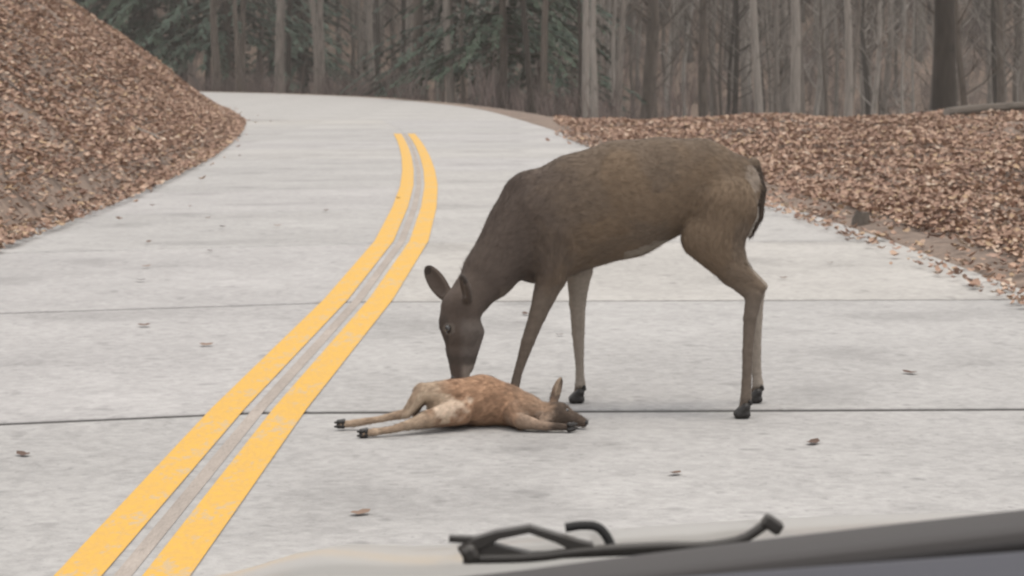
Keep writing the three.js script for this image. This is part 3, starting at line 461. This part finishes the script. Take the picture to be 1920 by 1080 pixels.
{
  const J = {
    rump: [-0.105, 0.078, 0, 0.075], barrel: [0.003, 0.081, -0.02, 0.078], rib: [0.082, 0.066, -0.02, 0.064], chest: [0.144, 0.053, 0, 0.051], neck: [0.202, 0.042, 0.02, 0.037], skull: [0.255, 0.042, 0.02, 0.037], muz: [0.306, 0.029, 0.045, 0.021], nos: [0.332, 0.022, 0.055, 0.0155],
    aHip: [-0.095, 0.108, 0.025, 0.05], aSt: [-0.192, 0.117, 0.04, 0.030], aHk: [-0.245, 0.052, 0.06, 0.0155], aCm: [-0.33, 0.034, 0.065, 0.0102], aFe: [-0.415, 0.022, 0.07, 0.0112], aHo: [-0.455, 0.018, 0.076, 0.0095],
    bHip: [-0.071, 0.058, 0.06, 0.045], bSt: [-0.172, 0.044, 0.125, 0.028], bHk: [-0.238, 0.03, 0.16, 0.0155], bCm: [-0.29, 0.02, 0.18, 0.0102], bFe: [-0.34, 0.016, 0.20, 0.0112], bHo: [-0.372, 0.013, 0.215, 0.0095],
    cSh: [0.11, 0.046, 0.045, 0.042], cEl: [0.13, 0.032, 0.09, 0.025], cKn: [0.20, 0.022, 0.115, 0.014], cFe: [0.262, 0.018, 0.115, 0.0105], cHo: [0.29, 0.016, 0.115, 0.0095],
    tl0: [-0.165, 0.10, -0.04, 0.016], tl1: [-0.205, 0.07, -0.06, 0.017], tl2: [-0.225, 0.03, -0.07, 0.01],
  };
  const bone = (p, q, k0, sz) => { const k = Math.min(k0, 0.34 * Math.min(J[p][3], J[q][3])); return { bone: [J[p].slice(0, 3), J[q].slice(0, 3), J[p][3], J[q][3], k, sz], k }; };
  const chain = (names, k) => { const o = [], a = names.split(' '); for (let i = 0; i + 1 < a.length; i++) o.push(bone(a[i], a[i + 1], k, 1)); return o; };
  const body = chain('neck chest rib barrel rump', 0.025), head = [...chain('nos muz', 0.015), bone('muz', 'skull', 0.02, 1), bone('skull', 'neck', 0.025, 1)], legs = [...chain('aHip aSt aHk aCm aFe aHo', 0.009), ...chain('bHip bSt bHk bCm bFe bHo', 0.009), ...chain('cSh cEl cKn cFe cHo', 0.016)], tail = chain('tl0 tl1 tl2', 0.012);
  const ears = [...earPrims([0.236, 0.075, -0.012], [0.262, 0.150, -0.04], [0.9, 0.1, 0.4], 0.019, 0.008), ...earPrims([0.232, 0.055, 0.052], [0.196, 0.028, 0.10], [0.3, 0.9, 0.3], 0.021, 0.008)];
  const g = skin([...body, ...legs, ...head, ...ears, ...tail], 0.0036, 0.002);
  for (let i = 0; i < g.pos.length; i += 3) { const a = 0.003 * (fbm(g.pos[i] * 40, g.pos[i + 1] * 80, g.pos[i + 2] * 80, 3) - 0.5); for (let k = 0; k < 3; k++) g.pos[i + k] += g.nor[i + k] * a; }
  const colour = (x, y, z, nx, ny, nz) => {
    const n = fbm(x * 30, y * 30, z * 30, 3), f = fbm(x * 100 + 5, y * 150, z * 150, 2);
    let c = mixc([0.35, 0.215, 0.135], [0.235, 0.14, 0.087], sstep(0.4, 0.65, n));
    c = mixc(c, mixc([0.42, 0.325, 0.24], [0.27, 0.19, 0.13], n), sstep(-0.09, -0.17, x + 0.12 * (n - 0.5)));                      // tan legs
    c = mixc(c, mixc([0.30, 0.205, 0.14], [0.19, 0.12, 0.08], n), sstep(0.07, 0.16, x + 0.12 * (n - 0.5)));                     // neck and shoulder
    if (z > 0.055 && y < 0.06) c = mixc(c, [0.30, 0.225, 0.17], 0.8 * sstep(0.08, 0.15, x + 0.1 * (n - 0.5)));
    c = mixc(c, mixc([0.10, 0.072, 0.054], [0.065, 0.048, 0.038], n), sstep(0.19, 0.26, x + 0.09 * (n - 0.5))); // dark face
    { const q = Math.hypot((x + 0.098) / 0.052, (y - 0.080) / 0.032) + 2.2 * (n - 0.5); if (z > 0.04) c = mixc(c, [0.58, 0.47, 0.37], 0.85 * sstep(1.25, 0.5, q)); }      // white groin
    if (x < -0.10 && x > -0.26 && z > 0.03 && z < 0.135 && ny < 0.2 && y > 0.03) c = mixc(c, [0.50, 0.40, 0.30], 0.8);      // pale inside of the thighs
    const td = Math.min(...tail.map(b => capD(b.bone, x, y, z))); if (td < 0.004) c = [0.12, 0.08, 0.055];
    if (x > 0.24 && x < 0.262 && y > 0.1) c = [0.20, 0.15, 0.11];
    const k = 0.7 + 0.6 * f; return [c[0] * k, c[1] * k, c[2] * k];
  };
  const out = coat(g, colour, [...body, ...legs, ...head, ...tail].map(p => p.bone), 24000, 0.012, 43, (x, y) => x > 0.23 && y > 0.085);
  const fawn = group('fawn', -0.10, 0.001, -7.72);
  mesh('body', out.body, furMat, fawn); const fur = mesh('fur', out.hair, furMat, fawn); fur.userData.kind = 'stuff';
  for (const [k, ry] of [['aHo', 0.15], ['bHo', 0.4], ['cHo', Math.PI]]) { const h = mesh('hoof', hoof, hornMat, fawn); h.rotation.set(Math.PI / 2, 0, ry === Math.PI ? -Math.PI / 2 : Math.PI / 2); h.rotation.order = 'YXZ'; h.position.set(J[k][0] + (ry === Math.PI ? -0.012 : 0.012), J[k][1] + 0.002, J[k][2]); h.scale.setScalar(0.62); }
  for (const [x, y, z] of [[0.279, 0.062, 0.049]]) { const e = mesh('eye', new THREE.SphereGeometry(0.008, 12, 10), eyeMat, fawn); e.position.set(x, y - 0.004, z - 0.004); }
  const ns = mesh('nose', new THREE.SphereGeometry(0.0125, 14, 10), noseMat, fawn); ns.position.set(0.341, 0.022, 0.058); ns.scale.set(0.7, 0.85, 1);
  tag(fawn, 'reddish brown fawn lying on its side on the concrete road', 'deer');
}

// ---------------------------------------------------------------- the car whose hood and wiper are in front of the lens
{
  const car = group('car', 0.4, 0, -1.2);
  const lx = x => x - 0.4, lz = d => 1.2 - d;                 // world to car
  const coat = new THREE.MeshPhysicalMaterial({ color: rgb(0.39, 0.385, 0.37), metalness: 0.1, roughness: 0.35, clearcoat: 0.5, clearcoatRoughness: 0.1 });
  const plastic = new THREE.MeshStandardMaterial({ color: rgb(0.042, 0.039, 0.039), roughness: 0.85 }), dash = new THREE.MeshStandardMaterial({ color: rgb(0.03, 0.031, 0.042), roughness: 0.7 }), black = new THREE.MeshStandardMaterial({ color: rgb(0.045, 0.041, 0.037), roughness: 0.5 }), rubber = new THREE.MeshStandardMaterial({ color: rgb(0.02, 0.02, 0.02), roughness: 0.85 }), metal = new THREE.MeshStandardMaterial({ color: rgb(0.5, 0.5, 0.5), metalness: 0.9, roughness: 0.35 });
  const sheet = (nu, nv, fn, thick) => {                      // a curved panel with a back face
    const pos = [], idx = [], N = (nu + 1) * (nv + 1);
    for (let s = 0; s < 2; s++) for (let j = 0; j <= nv; j++) for (let i = 0; i <= nu; i++) { const p = fn(i / nu, j / nv); pos.push(p[0], p[1] - s * thick, p[2]); }
    for (let s = 0; s < 2; s++) for (let j = 0; j < nv; j++) for (let i = 0; i < nu; i++) { const a = s * N + j * (nu + 1) + i, b = a + 1, c = a + nu + 1, d = c + 1; if (s) idx.push(a, c, b, b, c, d); else idx.push(a, b, c, b, d, c); }
    const rim = []; for (let i = 0; i <= nu; i++) rim.push(i); for (let j = 1; j <= nv; j++) rim.push(j * (nu + 1) + nu); for (let i = nu - 1; i >= 0; i--) rim.push(nv * (nu + 1) + i); for (let j = nv - 1; j > 0; j--) rim.push(j * (nu + 1));
    for (let i = 0; i < rim.length; i++) { const a = rim[i], b = rim[(i + 1) % rim.length]; idx.push(a, a + N, b, b, a + N, b + N); }
    return geom(pos, idx);
  };
  const front = x => 0.973 - 0.076 * ((x - 0.4) / 0.78) ** 2 - 0.05 * Math.max(0, Math.abs(x - 0.4) / 0.78 - 0.8);
  const hoodY = (x, d) => { const t = clamp((1.78 - d) / 0.55, -0.2, 1); const ridge = 0.010 * (Math.exp(-(((x + 0.13) / 0.045) ** 2)) + Math.exp(-(((x - 0.93) / 0.045) ** 2))); return front(x) + 0.088 * Math.sin(clamp(t, 0, 1) * 1.45) * 0.98 + ridge - (t < 0 ? 4.5 * (d - 1.78) ** 2 + 0.1 * (d - 1.78) : 0); };
  mesh('hood', sheet(64, 30, (u, v) => { const x = lerp(-0.36, 1.16, u), d = lerp(1.90, 1.24, v); return [lx(x), hoodY(x, d), lz(d)]; }, 0.012), coat, car);
  mesh('front_body', sheet(40, 14, (u, v) => { const x = lerp(-0.40, 1.20, u), d = 1.915 + 0.14 * Math.sin(Math.PI * Math.min(1, v * 1.05)) - 0.12 * ((x - 0.4) / 0.8) ** 2; return [lx(x), lerp(hoodY(clamp(x, -0.36, 1.16), 1.9) - 0.006, 0.28, v), lz(d)]; }, 0.012), coat, car);
  for (const s of [-1, 1]) {
    mesh('fender', sheet(6, 24, (u, v) => { const d = lerp(1.78, 0.75, v), arch = 0.40 * Math.exp(-(((d - 1.3) / 0.28) ** 4)), y0 = hoodY(0.4 + s * 0.76, Math.max(1.24, d)) - 0.004, y1 = 0.30 + arch; return [s * lerp(0.77, 0.86, Math.sin(u * Math.PI / 2)), lerp(y0, y1, u), lz(d)]; }, 0.012), coat, car);
    const w = new THREE.Group(); w.name = 'wheel'; w.position.set(s * 0.76, 0.335, lz(1.3)); car.add(w);
    const ty = new THREE.TorusGeometry(0.245, 0.09, 14, 40); ty.rotateY(Math.PI / 2); mesh('tyre', ty, rubber, w);
    const rim = new THREE.CylinderGeometry(0.17, 0.17, 0.13, 28); rim.rotateZ(Math.PI / 2); mesh('rim', rim, metal, w);
  }
  // black plastic cowl at the foot of the windscreen, and the dashboard top behind it
  const edge = x => 1.1105 + 0.105 * x + 0.16 * Math.max(0, x) * Math.exp(-x * 3) * 0.2;
  mesh('cowl_panel', sheet(50, 10, (u, v) => { const x = lerp(-0.36, 1.16, u), t = v; return [lx(x), Math.min(edge(x), 1.1105 + 0.105 * 0.4 + 0.1 * (0.4 - Math.abs(x - 0.4)) * 0.1) - 0.035 * (1 - Math.sin(t * Math.PI / 2)), lz(lerp(1.14, 0.97, t))]; }, 0.01), plastic, car);
  mesh('dashboard', sheet(50, 24, (u, v) => { const x = lerp(-0.32, 1.12, u), q = Math.min(x, 0.5), y = 1.1235 + 0.074 * q; return [lx(x), y - 0.012 * (1 - Math.sin(Math.min(1, v * 9) * Math.PI / 2)) + 0.012 * v - 0.05 * Math.max(0, v - 0.8), lz(lerp(0.955, 0.62, v))]; }, 0.015), dash, car);
  // windscreen wiper
  const wiper = new THREE.Group(); wiper.name = 'wiper'; car.add(wiper);
  const rod = (pts, rad, d0 = 1.15, seg = 28) => { const c = new THREE.CatmullRomCurve3(pts.map(([x, y, dz = 0]) => new THREE.Vector3(lx(x), y, lz(d0 + dz))), false, 'centripetal'); return new THREE.TubeGeometry(c, seg, rad, 8); };
  mesh('wiper_arm', rod([[-0.024, 1.0838], [0.0105, 1.0848], [0.034, 1.0876], [0.0732, 1.0900], [0.0967, 1.0905], [0.1137, 1.0940], [0.1238, 1.1005]], 0.0025), black, wiper);
  const flat = (pts, w, t, d0) => { const sh = new THREE.Shape(), n = pts.length, N = pts.map((p, k) => { const a = pts[Math.max(0, k - 1)], b = pts[Math.min(n - 1, k + 1)], l = Math.hypot(b[0] - a[0], b[1] - a[1]); return [-(b[1] - a[1]) / l, (b[0] - a[0]) / l]; }), W = k => Array.isArray(w) ? w[k] : w; pts.forEach((p, k) => sh[k ? 'lineTo' : 'moveTo'](lx(p[0]) + N[k][0] * W(k), p[1] + N[k][1] * W(k))); for (let k = n - 1; k >= 0; k--) sh.lineTo(lx(pts[k][0]) - N[k][0] * W(k), pts[k][1] - N[k][1] * W(k)); const g = new THREE.ExtrudeGeometry(sh, { depth: t, bevelEnabled: true, bevelThickness: 0.0006, bevelSize: 0.0005, bevelSegments: 2 }); g.translate(0, 0, lz(d0) - t / 2); return g; };
  mesh('wiper_bracket', mergeGeometries([flat([[-0.0245, 1.0865], [-0.017, 1.0915], [-0.007, 1.0955], [0.0084, 1.0984]], [0.0028, 0.0026, 0.0016, 0.0012], 0.006, 1.152), flat([[0.0084, 1.0984], [0.0225, 1.0938], [0.0315, 1.0902], [0.0385, 1.0880]], [0.0012, 0.0016, 0.0024, 0.0030], 0.006, 1.1522), flat([[-0.0305, 1.0934], [-0.016, 1.0928]], 0.0011, 0.004, 1.1524), flat([[-0.023, 1.0848], [-0.013, 1.0885], [-0.003, 1.0868], [0.009, 1.0850]], [0.0030, 0.0032, 0.0022, 0.0012], 0.006, 1.1528)]), black, wiper);
  mesh('hose', rod([[0.0262, 1.0979], [0.0345, 1.0990], [0.0420, 1.0982], [0.0463, 1.0940], [0.0490, 1.0885]], 0.0024, 1.156), rubber, wiper);
  const k = new RoundedBoxGeometry(0.0105, 0.0068, 0.008, 3, 0.002); k.rotateZ(-0.6); k.translate(lx(0.1275), 1.1010, lz(1.15)); mesh('pivot_cap', k, black, wiper);
  const e = new RoundedBoxGeometry(0.008, 0.009, 0.012, 3, 0.003); e.rotateZ(0.5); e.translate(lx(-0.0205), 1.0868, lz(1.15)); mesh('end_clip', e, black, wiper);
  mesh('wiper_blade', rod([[-0.024, 1.0822, 0.004], [0.034, 1.0845, 0.004], [0.12, 1.0870, 0.01], [0.2, 1.09, 0.02]], 0.0022, 1.155), rubber, wiper);
  tag(car, 'beige car seen by its hood, dark cowl and folded wiper', 'car');
}
renderer.render(scene, camera);
